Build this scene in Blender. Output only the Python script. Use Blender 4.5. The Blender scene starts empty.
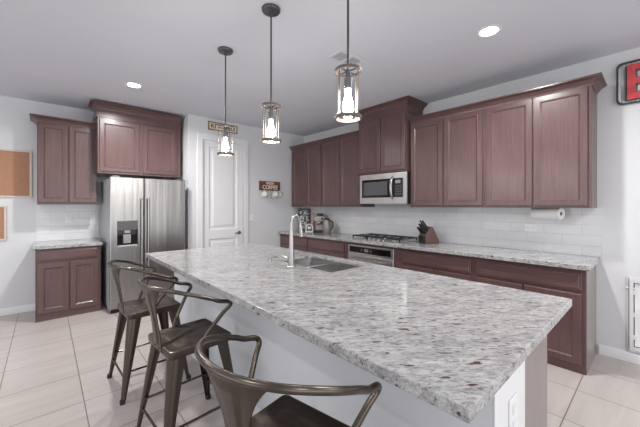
import bpy, bmesh, math, random
from math import sin, cos, pi, radians, sqrt
from mathutils import Vector, Matrix

random.seed(7)
S = bpy.context.scene
COL = S.collection

# ------------------------------------------------------------------ camera, world, lights, exposure
cam_d = bpy.data.cameras.new('camera')
cam_d.sensor_width = 36.0
cam_d.lens = 305.31 / 640 * 36
cam_d.shift_y = -8.16 / 640
cam_d.clip_start = 0.02
cam = bpy.data.objects.new('camera', cam_d)
COL.objects.link(cam)
cam.location = (0, 0, 1.4034)
cam.rotation_euler = (radians(90), 0, -radians(41.95))
S.camera = cam

w = bpy.data.worlds.new('daylight')
S.world = w
w.use_nodes = True
w.node_tree.nodes['Background'].inputs[0].default_value = (0.93, 0.96, 1.0, 1)
w.node_tree.nodes['Background'].inputs[1].default_value = 1.1

S.view_settings.view_transform = 'Standard'
S.view_settings.look = 'None'
S.view_settings.exposure = 0.32
S.view_settings.gamma = 1.0
S.view_settings.use_curve_mapping = False


def area_light(name, loc, rot, sx, sy, power, color=(1, 1, 1), shape='RECTANGLE', spread=180):
    d = bpy.data.lights.new(name, 'AREA')
    d.shape = shape
    d.size = sx
    d.size_y = sy
    d.energy = power
    d.color = color
    d.spread = radians(spread)
    o = bpy.data.objects.new(name, d)
    COL.objects.link(o)
    o.location = loc
    o.rotation_euler = rot
    return o


# unseen fill lamps added outside the view, tilted up to brighten the ceiling
area_light('fill_rear', (0.0, -3.9, 1.3), (radians(125), 0, 0), 6.4, 2.1, 47, (0.98, 0.985, 1.0))
area_light('fill_side', (-3.9, 2.2, 1.3), (radians(135), 0, radians(-90)), 5.6, 2.1, 22, (0.98, 0.985, 1.0))
# unseen lamps without fittings, added under the ceiling as extra fill
for lx, ly, lp in ((-0.9, 0.9, 8), (-0.9, 3.4, 13), (0.4, -1.2, 12), (2.7, -1.2, 18)):
    area_light('downward_light', (lx, ly, 2.785), (0, 0, 0), 0.13, 0.13, lp, (1.0, 0.985, 0.97), 'DISK', 165)

# ------------------------------------------------------------------ materials


def lin(c):
    return tuple(((v / 255) / 12.92 if v / 255 <= 0.04045 else ((v / 255 + 0.055) / 1.055) ** 2.4) for v in c)


class NT:
    def __init__(self, name):
        self.m = bpy.data.materials.new(name)
        self.m.use_nodes = True
        self.t = self.m.node_tree
        self.b = self.t.nodes['Principled BSDF']
        self.out = self.t.nodes['Material Output']

    def n(self, typ, **kw):
        nd = self.t.nodes.new(typ)
        for k, v in kw.items():
            if k in nd.inputs:
                nd.inputs[k].default_value = v
            else:
                setattr(nd, k, v)
        return nd

    def l(self, a, b):
        self.t.links.new(a, b)

    def coords(self, scale=(1, 1, 1), rot=(0, 0, 0), loc=(0, 0, 0)):
        tc = self.n('ShaderNodeTexCoord')
        mp = self.n('ShaderNodeMapping')
        mp.inputs['Scale'].default_value = scale
        mp.inputs['Rotation'].default_value = rot
        mp.inputs['Location'].default_value = loc
        self.l(tc.outputs['Object'], mp.inputs['Vector'])
        return mp.outputs['Vector']

    def ramp(self, fac, stops):
        r = self.n('ShaderNodeValToRGB')
        e = r.color_ramp.elements
        while len(e) < len(stops):
            e.new(0.5)
        for el, (p, c) in zip(e, stops):
            el.position = p
            el.color = tuple(c) + (1,) if len(c) == 3 else c
        self.l(fac, r.inputs['Fac'])
        return r.outputs['Color']

    def noise(self, vec, scale, detail=4, rough=0.55, dist=0.0):
        nd = self.n('ShaderNodeTexNoise')
        nd.inputs['Scale'].default_value = scale
        nd.inputs['Detail'].default_value = detail
        nd.inputs['Roughness'].default_value = rough
        nd.inputs['Distortion'].default_value = dist
        self.l(vec, nd.inputs['Vector'])
        return nd.outputs['Fac']

    def mix(self, fac, a, b, blend='MIX'):
        nd = self.n('ShaderNodeMix', data_type='RGBA', blend_type=blend)
        for sock, v in ((nd.inputs[0], fac), (nd.inputs[6], a), (nd.inputs[7], b)):
            if isinstance(v, (int, float)):
                sock.default_value = v
            elif isinstance(v, tuple):
                sock.default_value = v + (1,) if len(v) == 3 else v
            else:
                self.l(v, sock)
        return nd.outputs[2]

    def base(self, v):
        if isinstance(v, tuple):
            self.b.inputs['Base Color'].default_value = v + (1,)
        else:
            self.l(v, self.b.inputs['Base Color'])

    def set(self, rough=None, metal=None, spec=None, coat=None, coat_rough=None, aniso=None):
        for k, v in (('Roughness', rough), ('Metallic', metal), ('Specular IOR Level', spec), ('Coat Weight', coat),
                     ('Coat Roughness', coat_rough), ('Anisotropic', aniso)):
            if v is not None:
                self.b.inputs[k].default_value = v

    def bump(self, h, strength=0.2, dist=0.01):
        nd = self.n('ShaderNodeBump')
        nd.inputs['Strength'].default_value = strength
        nd.inputs['Distance'].default_value = dist
        self.l(h, nd.inputs['Height'])
        self.l(nd.outputs['Normal'], self.b.inputs['Normal'])


def plain(name, rgb, rough=0.5, metal=0.0, spec=0.5, var=0.06, scale=8.0, coat=0.0):
    """a colour with a faint procedural mottling"""
    t = NT(name)
    c = lin(rgb)
    v = t.coords()
    f = t.noise(v, scale, 3)
    t.base(t.ramp(f, [(0.3, tuple(x * (1 - var) for x in c)), (0.7, tuple(min(1, x * (1 + var)) for x in c))]))
    t.set(rough, metal, spec, coat, 0.15)
    return t.m


def emissive(name, rgb, strength):
    t = NT(name)
    t.base(lin(rgb))
    t.b.inputs['Emission Color'].default_value = lin(rgb) + (1,)
    t.b.inputs['Emission Strength'].default_value = strength
    return t.m


def wall_paint(name, rgb):
    t = NT(name)
    c = lin(rgb)
    v = t.coords()
    f = t.noise(v, 1.5, 3)
    t.base(t.ramp(f, [(0.3, tuple(x * 0.98 for x in c)), (0.7, c)]))
    t.set(0.75, 0, 0.3)
    t.bump(t.noise(v, 90, 3), 0.06, 0.004)
    return t.m


def wood(name, dark, light, rough=0.30, axis=2, coat=0.12):
    t = NT(name)
    sc = [70, 70, 70]
    sc[axis] = 3.0
    v = t.coords(tuple(sc))
    f = t.noise(v, 1.0, 5, 0.6, 0.4)
    v2 = t.coords((5, 5, 2.2))
    g = t.noise(v2, 1.0, 3)
    c1 = t.ramp(f, [(0.25, lin(dark)), (0.75, lin(light))])
    c2 = t.ramp(g, [(0.3, (0.88, 0.88, 0.88)), (0.7, (1.08, 1.08, 1.08))])
    t.base(t.mix(1.0, c1, c2, 'MULTIPLY'))
    t.set(rough, 0, 0.5, coat, 0.22)
    t.bump(f, 0.03, 0.002)
    return t.m


def granite(name):
    t = NT(name)
    # grain runs diagonally across the slab
    v = t.coords((1, 1, 1), (0, 0, radians(40)))
    va = t.n('ShaderNodeVectorMath', operation='MULTIPLY')
    t.l(v, va.inputs[0])
    va.inputs[1].default_value = (0.33, 1.0, 1.0)
    vs = va.outputs[0]
    cloud = t.noise(vs, 19, 7, 0.66, 0.5)
    base = t.ramp(cloud, [(0.30, lin((146, 146, 148))), (0.46, lin((171, 171, 171))), (0.60, lin((189, 188, 187))), (0.78, lin((211, 210, 209)))])
    fine = t.noise(vs, 95, 6, 0.8)
    base = t.mix(1.0, base, t.ramp(fine, [(0.36, (0.5, 0.5, 0.5)), (0.5, (0.96, 0.96, 0.96)), (0.66, (1.12, 1.12, 1.12))]), 'MULTIPLY')
    # dark flecks
    fl = t.noise(vs, 78, 4, 0.6, 0.3)
    msk = t.ramp(fl, [(0.565, (0, 0, 0)), (0.64, (1, 1, 1))])
    base = t.mix(t.mix(1.0, msk, (0.75, 0.75, 0.75), 'MULTIPLY'), base, lin((96, 92, 92)))
    # garnet specks
    vb = t.n('ShaderNodeVectorMath', operation='ADD')
    t.l(vs, vb.inputs[0])
    vb.inputs[1].default_value = (3.1, 7.7, 1.3)
    gr = t.noise(vb.outputs[0], 42, 3, 0.5, 0.2)
    gm = t.ramp(gr, [(0.632, (0, 0, 0)), (0.68, (1, 1, 1))])
    base = t.mix(gm, base, lin((88, 60, 62)))
    t.base(base)
    t.set(0.12, 0, 0.5)
    return t.m


def floor_tile(name):
    t = NT(name)
    P = 0.466
    v = t.coords((1, 1, 1), (0, 0, 0), (0.26 + 20 * P, -0.423 + 20 * P, 0))
    br = t.n('ShaderNodeTexBrick', offset=0.0, squash=1.0)
    br.inputs['Scale'].default_value = 1.0
    br.inputs['Mortar Size'].default_value = 0.0035
    br.inputs['Mortar Smooth'].default_value = 0.1
    br.inputs['Brick Width'].default_value = P
    br.inputs['Row Height'].default_value = P
    br.inputs['Color1'].default_value = lin((192, 184, 180)) + (1,)
    br.inputs['Color2'].default_value = lin((186, 178, 174)) + (1,)
    br.inputs['Mortar'].default_value = lin((128, 119, 114)) + (1,)
    t.l(v, br.inputs['Vector'])
    vs = t.coords((1.2, 7, 1), (0, 0, 0.1))
    f = t.noise(vs, 1.6, 6, 0.6, 0.5)
    veil = t.ramp(f, [(0.3, (0.90, 0.895, 0.89)), (0.7, (1.05, 1.05, 1.05))])
    t.base(t.mix(1.0, br.outputs['Color'], veil, 'MULTIPLY'))
    t.set(0.3, 0, 0.45)
    inv = t.n('ShaderNodeMath', operation='SUBTRACT')
    inv.inputs[0].default_value = 1.0
    t.l(br.outputs['Fac'], inv.inputs[1])
    t.bump(inv.outputs[0], 0.3, 0.003)
    return t.m


def subway(name, rot):
    t = NT(name)
    tc = t.n('ShaderNodeTexCoord')
    sep = t.n('ShaderNodeSeparateXYZ')
    t.l(tc.outputs['Object'], sep.inputs[0])
    cmb = t.n('ShaderNodeCombineXYZ')
    t.l(sep.outputs['Y' if rot else 'X'], cmb.inputs['X'])
    t.l(sep.outputs['Z'], cmb.inputs['Y'])
    ad = t.n('ShaderNodeVectorMath', operation='ADD')
    t.l(cmb.outputs[0], ad.inputs[0])
    ad.inputs[1].default_value = (6.05, -0.914 + 0.0 + 3 * 0.2, 0)
    br = t.n('ShaderNodeTexBrick', offset=0.5)
    br.inputs['Scale'].default_value = 1.0
    br.inputs['Mortar Size'].default_value = 0.0016
    br.inputs['Mortar Smooth'].default_value = 0.2
    br.inputs['Brick Width'].default_value = 0.305
    br.inputs['Row Height'].default_value = 0.1
    br.inputs['Color1'].default_value = lin((224, 224, 225)) + (1,)
    br.inputs['Color2'].default_value = lin((216, 216, 218)) + (1,)
    br.inputs['Mortar'].default_value = lin((190, 190, 192)) + (1,)
    t.l(ad.outputs[0], br.inputs['Vector'])
    t.base(br.outputs['Color'])
    t.set(0.09, 0, 0.5)
    inv = t.n('ShaderNodeMath', operation='SUBTRACT')
    inv.inputs[0].default_value = 1.0
    t.l(br.outputs['Fac'], inv.inputs[1])
    t.bump(inv.outputs[0], 0.5, 0.004)
    return t.m


def steel(name, rgb, rough=0.28, axis=0):
    """brushed sheet metal, brush lines along one axis"""
    t = NT(name)
    sc = [220, 220, 220]
    sc[axis] = 1.5
    v = t.coords(tuple(sc))
    f = t.noise(v, 1.0, 3)
    c = lin(rgb)
    t.base(t.ramp(f, [(0.3, tuple(x * 0.98 for x in c)), (0.7, tuple(min(1, x * 1.02) for x in c))]))
    t.set(rough, 1.0)
    rr = t.n('ShaderNodeMapRange')
    rr.inputs['To Min'].default_value = rough * 0.95
    rr.inputs['To Max'].default_value = rough * 1.05
    t.l(f, rr.inputs['Value'])
    t.l(rr.outputs[0], t.b.inputs['Roughness'])
    wob = t.noise(t.coords((8.0, 8.0, 0.3)), 1.0, 2)
    t.bump(wob, 0.6, 0.012)
    return t.m


def thin_glass(name, tint=(0.97, 0.98, 0.98)):
    t = NT(name)
    lw = t.n('ShaderNodeLayerWeight')
    lw.inputs['Blend'].default_value = 0.5
    pw_ = t.n('ShaderNodeMath', operation='POWER')
    t.l(lw.outputs['Facing'], pw_.inputs[0])
    pw_.inputs[1].default_value = 4.0
    fr = t.n('ShaderNodeMapRange')
    fr.inputs['To Min'].default_value = 0.04
    fr.inputs['To Max'].default_value = 0.4
    t.l(pw_.outputs[0], fr.inputs['Value'])
    tr = t.n('ShaderNodeBsdfTransparent')
    tr.inputs['Color'].default_value = tint + (1,)
    gl = t.n('ShaderNodeBsdfGlossy')
    gl.inputs['Roughness'].default_value = 0.03
    mx = t.n('ShaderNodeMixShader')
    t.l(fr.outputs[0], mx.inputs[0])
    t.l(tr.outputs[0], mx.inputs[1])
    t.l(gl.outputs[0], mx.inputs[2])
    t.l(mx.outputs[0], t.out.inputs['Surface'])
    return t.m


def cork(name):
    t = NT(name)
    v = t.coords()
    f = t.noise(v, 160, 4, 0.7)
    t.base(t.ramp(f, [(0.3, lin((160, 118, 94))), (0.6, lin((186, 143, 117))), (0.75, lin((200, 158, 132)))]))
    t.set(0.85, 0, 0.2)
    return t.m


def blotches(name):
    t = NT(name)
    v = t.coords()
    f = t.noise(v, 26, 2, 0.5, 0.8)
    t.base(t.ramp(f, [(0.47, lin((62, 62, 64))), (0.54, lin((206, 206, 206)))]))
    t.set(0.4)
    return t.m


M = {
    'wall': wall_paint('wall_paint', (220, 221, 223)),
    'ceiling': wall_paint('ceiling_paint', (215, 217, 225)),
    'trim': plain('trim_paint', (232, 232, 233), 0.4, var=0.015),
    'panel_grey': wall_paint('island_paint', (214, 216, 220)),
    'white_panel': plain('island_end_paint', (232, 232, 233), 0.5, var=0.015),
    'wood': wood('cabinet_wood', (88, 65, 64), (109, 84, 82)),
    'wood_h': wood('cabinet_wood_horizontal', (88, 65, 64), (109, 84, 82), axis=1),
    'wood_x': wood('cabinet_wood_horizontal_back', (88, 65, 64), (109, 84, 82), axis=0),
    'wood_dark': wood('cabinet_recess_wood', (52, 34, 33), (64, 44, 42)),
    'granite': granite('granite'),
    'floor': floor_tile('floor_tile'),
    'tile_y': subway('subway_tile_side', True),
    'tile_x': subway('subway_tile_back', False),
    'steel': steel('stainless_steel', (166, 163, 161), 0.30, 2),
    'steel_h': steel('stainless_steel_brushed', (208, 206, 204), 0.28, 1),
    'chrome': plain('brushed_nickel', (182, 179, 176), 0.27, 1.0, var=0.02),
    'sink_steel': plain('satin_sink_steel', (192, 190, 189), 0.24, 0.96, var=0.02),
    'machine_grey': plain('machine_grey', (148, 140, 136), 0.35, 0.6, var=0.05),
    'steel_side': plain('fridge_side_grey', (176, 177, 179), 0.45, 0.0, var=0.03),
    'black_gloss': plain('black_glass', (18, 18, 20), 0.08, 0, 0.5, var=0.1),
    'black': plain('black_plastic', (28, 28, 30), 0.4, var=0.1),
    'iron': plain('cast_iron', (52, 52, 54), 0.5, 0.3, var=0.15, scale=40),
    'dark_grey': plain('dark_grey_plastic', (84, 84, 87), 0.4, var=0.05),
    'gunmetal': steel('gunmetal', (90, 81, 74), 0.31, 2),
    'gunmetal_tube': plain('gunmetal_tube', (98, 90, 83), 0.27, 1.0, var=0.08, scale=20),
    'rubber': plain('dark_rubber', (44, 41, 40), 0.6),
    'pendant_wood': wood('weathered_wood', (86, 75, 69), (114, 101, 93), 0.5, 0, 0.0),
    'pendant_metal': plain('dark_bronze', (84, 83, 85), 0.35, 0.5, var=0.1),
    'glass': thin_glass('clear_glass'),
    'bulb': emissive('bulb_glow', (255, 249, 243), 120.0),
    'lens': emissive('downlight_glow', (255, 252, 246), 14.0),
    'cork': cork('cork'),
    'cork_frame': plain('pale_wood_frame', (214, 200, 188), 0.5, var=0.05),
    'sign_wood': wood('sign_plank', (98, 58, 51), (128, 84, 75), 0.6, 0, 0.0),
    'cream': plain('cream_paint', (228, 214, 186), 0.6, var=0.05),
    'letter_cream': plain('cream_letters', (240, 224, 200), 0.6),
    'letter_dark': plain('brown_letters', (70, 56, 46), 0.6),
    'gold': plain('gold_frame', (128, 112, 78), 0.5, 0.2),
    'mug': plain('white_glaze', (236, 234, 231), 0.15, var=0.02),
    'mug_grey': plain('grey_glaze', (196, 194, 192), 0.2, var=0.05),
    'red': plain('red_enamel', (206, 74, 82), 0.45, var=0.12, scale=30),
    'galv': plain('galvanised_sheet', (196, 196, 196), 0.4, 0.35, var=0.14, scale=25),
    'frame_dark': plain('dark_metal_frame', (66, 66, 68), 0.5, 0.4),
    'aluminium': plain('aluminium', (226, 227, 229), 0.4, 0.1, var=0.02),
    'flap': plain('frosted_flap', (238, 236, 234), 0.2, var=0.08, scale=5),
    'paper': plain('paper', (238, 237, 235), 0.9, var=0.02),
    'end_wood_reflection': wood('end_wood_reflection', (120, 108, 105), (132, 119, 115), 0.28, 2, 0.5),  # cabinet wood made paler: its reflection of the walls is in the colour
    'walnut': wood('walnut', (78, 57, 53), (106, 80, 74), 0.4, 2, 0.1),
    'steel_small': plain('satin_steel', (176, 170, 168), 0.3, 0.9, var=0.03),
    'copper': plain('rose_ceramic', (186, 152, 142), 0.4, var=0.06),
    'picture': blotches('picture_print'),
    'plate': plain('switch_plate', (240, 240, 240), 0.35, var=0.01),
    'vent_dark': plain('vent_shadow', (112, 112, 116), 0.6),
}

# ------------------------------------------------------------------ mesh helpers


class MB:
    def __init__(self):
        self.v = []
        self.f = []

    def add(self, vs, fs):
        o = len(self.v)
        self.v += [tuple(p) for p in vs]
        self.f += [tuple(i + o for i in q) for q in fs]
        return self

    def box(self, a, b):
        x0, y0, z0 = (min(p, q) for p, q in zip(a, b))
        x1, y1, z1 = (max(p, q) for p, q in zip(a, b))
        return self.add([(x0, y0, z0), (x1, y0, z0), (x1, y1, z0), (x0, y1, z0), (x0, y0, z1), (x1, y0, z1), (x1, y1, z1), (x0, y1, z1)],
                        [(0, 3, 2, 1), (4, 5, 6, 7), (0, 1, 5, 4), (1, 2, 6, 5), (2, 3, 7, 6), (3, 0, 4, 7)])

    def loft(self, loops, cap0=True, cap1=True, closed=True, ring=False):
        n = len(loops[0])
        vs = [p for L in loops for p in L]
        fs = []
        k = len(loops)
        for i in range(k if ring else k - 1):
            j = (i + 1) % k
            for q in range(n if closed else n - 1):
                r = (q + 1) % n
                fs.append((i * n + q, i * n + r, j * n + r, j * n + q))
        if cap0 and not ring:
            fs.append(tuple(range(n))[::-1])
        if cap1 and not ring:
            fs.append(tuple((k - 1) * n + q for q in range(n)))
        return self.add(vs, fs)

    def tube(self, pts, r, n=10, ring=False, caps=True):
        pts = [Vector(p) for p in pts]
        m = len(pts)
        loops = []
        up = None
        for i in range(m):
            a = pts[i - 1] if (i > 0 or ring) else pts[0]
            b = pts[(i + 1) % m] if (i < m - 1 or ring) else pts[-1]
            t = (b - a).normalized()
            if up is None:
                up = Vector((0, 0, 1)) if abs(t.z) < 0.9 else Vector((1, 0, 0))
            up = (up - t * up.dot(t)).normalized()
            s = t.cross(up)
            rr = r[i] if isinstance(r, (list, tuple)) else r
            loops.append([pts[i] + (up * cos(2 * pi * q / n) + s * sin(2 * pi * q / n)) * rr for q in range(n)])
        return self.loft(loops, caps, caps, True, ring)

    def lathe(self, prof, c=(0, 0, 0), n=24, axis='z'):
        loops = []
        for r, z in prof:
            L = []
            for q in range(n):
                a = 2 * pi * q / n
                p = (r * cos(a), r * sin(a), z)
                if axis == 'x':
                    p = (z, r * cos(a), r * sin(a))
                elif axis == 'y':
                    p = (r * sin(a), z, r * cos(a))
                L.append((p[0] + c[0], p[1] + c[1], p[2] + c[2]))
            loops.append(L)
        return self.loft(loops)

    def ring(self, r0, r1, z0, z1, c=(0, 0, 0), n=28):
        loops = []
        for r, z in ((r0, z0), (r1, z0), (r1, z1), (r0, z1)):
            loops.append([(c[0] + r * cos(2 * pi * q / n), c[1] + r * sin(2 * pi * q / n), c[2] + z) for q in range(n)])
        return self.loft(loops, ring=True)

    def prism(self, poly, d):
        """poly: 3-D points in a plane; d: extrusion vector"""
        d = Vector(d)
        a = [Vector(p) for p in poly]
        return self.loft([a, [p + d for p in a]])

    def rot(self, ang, c=(0, 0, 0), axis='Z'):
        R = Matrix.Translation(c) @ Matrix.Rotation(ang, 4, axis) @ Matrix.Translation([-x for x in c])
        self.v = [tuple(R @ Vector(p)) for p in self.v]
        return self


def build(name, mb, mat, parent=None, bevel=0.0, smooth=True, seg=2, ang=38):
    me = bpy.data.meshes.new(name)
    me.from_pydata(mb.v, [], mb.f)
    bm = bmesh.new()
    bm.from_mesh(me)
    bmesh.ops.remove_doubles(bm, verts=bm.verts, dist=1e-6)
    bmesh.ops.recalc_face_normals(bm, faces=bm.faces)
    bm.to_mesh(me)
    bm.free()
    if smooth:
        me.shade_smooth()
        me.set_sharp_from_angle(angle=radians(ang))
    me.materials.append(M[mat])
    o = bpy.data.objects.new(name, me)
    COL.objects.link(o)
    if parent:
        o.parent = parent
    if bevel:
        b = o.modifiers.new('bevel', 'BEVEL')
        b.width = bevel
        b.segments = seg
        b.limit_method = 'ANGLE'
        b.angle_limit = radians(40)
    return o


def tag(o, label, cat, group=None):
    o['label'] = label
    o['category'] = cat
    if group:
        o['group'] = group
    return o


def thing(name, label, cat, loc=(0, 0, 0), rz=0.0, group=None):
    o = bpy.data.objects.new(name, None)
    o.empty_display_size = 0.05
    COL.objects.link(o)
    o.location = loc
    o.rotation_euler = (0, 0, rz)
    return tag(o, label, cat, group)


def struct(o):
    o['kind'] = 'structure'
    return o


def copy_tree(o, parent=None):
    c = o.copy()
    COL.objects.link(c)
    if parent:
        c.parent = parent
    for ch in list(o.children):
        copy_tree(ch, c)
    return c


def text(name, body, mat, parent, loc, rot, size, depth=0.003, align='CENTER', sx=1.0):
    cu = bpy.data.curves.new(name, 'FONT')
    cu.body = body
    cu.size = size
    cu.extrude = depth
    cu.align_x = align
    cu.align_y = 'CENTER'
    cu.offset = size * 0.02
    tmp = bpy.data.objects.new(name, cu)
    COL.objects.link(tmp)
    dg = bpy.context.evaluated_depsgraph_get()
    me = bpy.data.meshes.new_from_object(tmp.evaluated_get(dg))
    bpy.data.objects.remove(tmp)
    me.materials.clear()
    me.materials.append(M[mat])
    o = bpy.data.objects.new(name, me)
    COL.objects.link(o)
    o.parent = parent
    o.location = loc
    o.rotation_euler = rot
    o.scale = (sx, 1, 1)
    return o


def smooth_path(pts, n=6):
    P = [Vector(p) for p in pts]
    out = []
    for i in range(len(P) - 1):
        p0, p1, p2, p3 = P[max(i - 1, 0)], P[i], P[i + 1], P[min(i + 2, len(P) - 1)]
        for k in range(n):
            t = k / n
            out.append(0.5 * ((2 * p1) + (p2 - p0) * t + (2 * p0 - 5 * p1 + 4 * p2 - p3) * t * t + (-p0 + 3 * p1 - 3 * p2 + p3) * t ** 3))
    out.append(P[-1])
    return out


def rrect(hx, hy, r, z, c=(0, 0), n=5):
    L = []
    for sx, sy, a0 in ((1, 1, 0), (-1, 1, 90), (-1, -1, 180), (1, -1, 270)):
        for k in range(n + 1):
            a = radians(a0 + 90 * k / n)
            L.append((c[0] + sx * (hx - r) + r * cos(a), c[1] + sy * (hy - r) + r * sin(a), z))
    return L


def sweep(path, prof, z0):
    """mitred sweep of prof [(out, up)] along a 2-D path; outward is to the right of travel"""
    n = len(path)
    loops = []
    for i, p in enumerate(path):
        def nrm(a, b):
            d = Vector((b[0] - a[0], b[1] - a[1])).normalized()
            return Vector((d.y, -d.x))
        if i == 0:
            m = nrm(path[0], path[1])
        elif i == n - 1:
            m = nrm(path[-2], path[-1])
        else:
            a, b = nrm(path[i - 1], p), nrm(p, path[i + 1])
            m = (a + b) / (1 + a.dot(b))
        loops.append([(p[0] + m.x * o, p[1] + m.y * o, z0 + u) for o, u in prof])
    return MB().loft(loops)


def facing(mb, side, plane, a0, z0):
    """panels are drawn in (u, v, out); place them on a plane. side 'X': faces -X, u runs along -Y from a0.
    side 'Y': faces -Y, u runs along +X from a0."""
    if side == 'X':
        mb.v = [(plane - o, a0 - u, z0 + v) for u, v, o in mb.v]
    else:
        mb.v = [(a0 + u, plane - o, z0 + v) for u, v, o in mb.v]
    return mb


def nested(wd, ht, steps):
    loops = [[(i, i, o), (wd - i, i, o), (wd - i, ht - i, o), (i, ht - i, o)] for i, o in steps]
    return MB().loft(loops)


DOOR = [(0, -0.001), (0, 0.015), (0.0035, 0.019), (0.045, 0.019), (0.048, 0.0203), (0.053, 0.0203), (0.058, 0.016), (0.066, 0.0095), (0.072, 0.009)]
DRAWER = [(0, -0.001), (0, 0.011), (0.004, 0.015), (0.016, 0.015), (0.022, 0.019), (0.03, 0.019)]


def door_panel(side, plane, a0, a1, z0, z1, parent, steps=DOOR, name='door', mat='wood'):
    mb = nested(abs(a1 - a0), z1 - z0, steps)
    return build(name, facing(mb, side, plane, a0, z0), mat, parent, ang=20)


# ------------------------------------------------------------------ room shell
CE = 2.80
XW, YB, YP = 3.90, 5.60, 4.82
struct(build('floor', MB().box((-4, -4, -0.1), (XW + 0.12, YB + 0.12, 0)), 'floor'))
struct(build('ceiling', MB().box((-4, -4, CE), (XW + 0.12, YB + 0.12, CE + 0.1)), 'ceiling'))
struct(build('wall_right', MB().box((XW, -4, 0), (XW + 0.12, YB + 0.12, CE)), 'wall'))
struct(build('wall_back', MB().box((-4, YB, 0), (1.62, YB + 0.12, CE)), 'wall'))
struct(build('wall_alcove', MB().box((1.62, YP, 0), (1.72, YB + 0.12, CE)), 'wall'))
# pantry wall with its door opening
DX0, DX1, DZ = 1.838, 2.552, 2.452
pw = MB()
pw.box((1.72, YP, 0), (DX0, YP + 0.11, CE))
pw.box((DX1, YP, 0), (XW, YP + 0.11, CE))
pw.box((DX0, YP, DZ), (DX1, YP + 0.11, CE))
struct(build('wall_pantry', pw, 'wall'))
# living-room walls behind the camera, with wide glazed openings
wl = MB()
wl.box((-4.12, -4, 0), (-4, -0.7, CE)).box((-4.12, 5.1, 0), (-4, YB + 0.12, CE)).box((-4.12, -0.7, 2.5), (-4, 5.1, CE))
wl.box((-4.12, -0.7, 0), (-4, 5.1, 0.18))
struct(build('wall_left', wl, 'wall'))
wr = MB()
wr.box((-4.12, -4.12, 0), (-3.3, -4, CE)).box((3.3, -4.12, 0), (XW + 0.12, -4, CE)).box((-3.3, -4.12, 2.5), (3.3, -4, CE))
wr.box((-3.3, -4.12, 0), (3.3, -4, 0.18))
struct(build('wall_rear', wr, 'wall'))

BB = [(0, 0), (0.014, 0), (0.014, 0.075), (0.008, 0.088), (0, 0.088)]
struct(build('baseboard_back', sweep([(-4, YB), (-0.08, YB)], BB, 0), 'trim'))
struct(build('baseboard_right', sweep([(XW, 0.385), (XW, -4)], BB, 0), 'trim'))
struct(build('baseboard_pantry', sweep([(1.62, YP), (DX0 - 0.095, YP)], BB, 0), 'trim'))

# door and casing
cs = MB()
for x0, x1, z0, z1 in ((DX0 - 0.085, DX0 + 0.005, 0, DZ + 0.085), (DX1 - 0.005, DX1 + 0.085, 0, DZ + 0.085), (DX0 + 0.005, DX1 - 0.005, DZ - 0.005, DZ + 0.085)):
    cs.box((x0, YP - 0.018, z0), (x1, YP, z1))
struct(build('trim_1', cs, 'trim', bevel=0.006))
dr = MB()
dw, dh = DX1 - DX0 - 0.02, DZ - 0.015
x0 = DX0 + 0.01
yf = YP + 0.012


def inset_panel(mb, a, b, c, d):
    st = [(0, 0), (0.012, -0.006), (0.022, -0.012), (0.045, -0.012), (0.075, -0.003)]
    loops = [[(a + i, yf - o, c + i), (b - i, yf - o, c + i), (b - i, yf - o, d - i), (a + i, yf - o, d - i)] for i, o in st]
    mb.loft(loops, cap0=False)


xa, xb = x0 + 0.100, x0 + dw - 0.105
zs = [0.008, 0.20, 0.865, 1.005, 2.35, dh]
for za, zb in ((zs[0], zs[1]), (zs[2], zs[3]), (zs[4], zs[5])):
    dr.add([(xa, yf, za), (xb, yf, za), (xb, yf, zb), (xa, yf, zb)], [(0, 1, 2, 3)])
for a, b in ((x0, xa), (xb, x0 + dw)):
    dr.add([(a, yf, zs[0]), (b, yf, zs[0]), (b, yf, dh), (a, yf, dh)], [(0, 1, 2, 3)])
inset_panel(dr, xa, xb, zs[1], zs[2])
inset_panel(dr, xa, xb, zs[3], zs[4])
dr.box((x0, yf + 0.014, zs[0]), (x0 + dw, yf + 0.035, dh))
pd = struct(build('door_1', dr, 'trim', smooth=False))
hx, hz = DX1 - 0.075, 0.935
hd = MB().lathe([(0.0, 0.0), (0.032, 0.0), (0.030, -0.008), (0.012, -0.012), (0.011, -0.045), (0.0, -0.045)], (hx, yf, hz), 18, 'y')
hd.tube(smooth_path([(hx + 0.01, yf - 0.045, hz), (hx - 0.04, yf - 0.047, hz), (hx - 0.095, yf - 0.043, hz - 0.004)]), 0.0095, 10)
build('door_handle', hd, 'dark_grey', pd)

# ------------------------------------------------------------------ cabinets on the side wall
CZ0, CZ1 = 1.380, 2.470        # wall cabinet box
UX = 3.57                      # face of wall cabinets


def wall_cabinet(ya, yb, doors, label, zb=CZ0, zt=CZ1, plane=UX, dz0=1.400, dz1=2.455):
    t = thing('wall_cabinet', label, 'cabinet', (plane, (ya + yb) / 2, zb), 0, 'wall cabinets of the kitchen')
    lx, ly, lz = t.location
    body = MB().box((0, yb - ly, 0), (XW - lx - 0.002, ya - ly, zt - lz))
    build('body', body, 'wood', t, 0.002)
    for a, b in doors:
        door_panel('X', 0.0, a - ly, b - ly, dz0 - lz, dz1 - lz, t)
    return t


wall_cabinet(4.790, 3.925, [(4.755, 4.338), (4.328, 3.938)], 'wall cabinet with two doors in the corner beside the pantry wall')
wall_cabinet(3.924, 3.035, [(3.910, 3.482), (3.470, 3.052)], 'wall cabinet with two doors between corner cabinet and microwave cabinet')
wall_cabinet(2.190, 1.285, [(2.180, 1.752), (1.728, 1.300)], 'wall cabinet with two doors directly right of the microwave, above the knife block')
wall_cabinet(1.284, 0.398, [(1.252, 0.838), (0.826, 0.424)], 'wall cabinet with two doors at the open end, above the paper towel roll')

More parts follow.
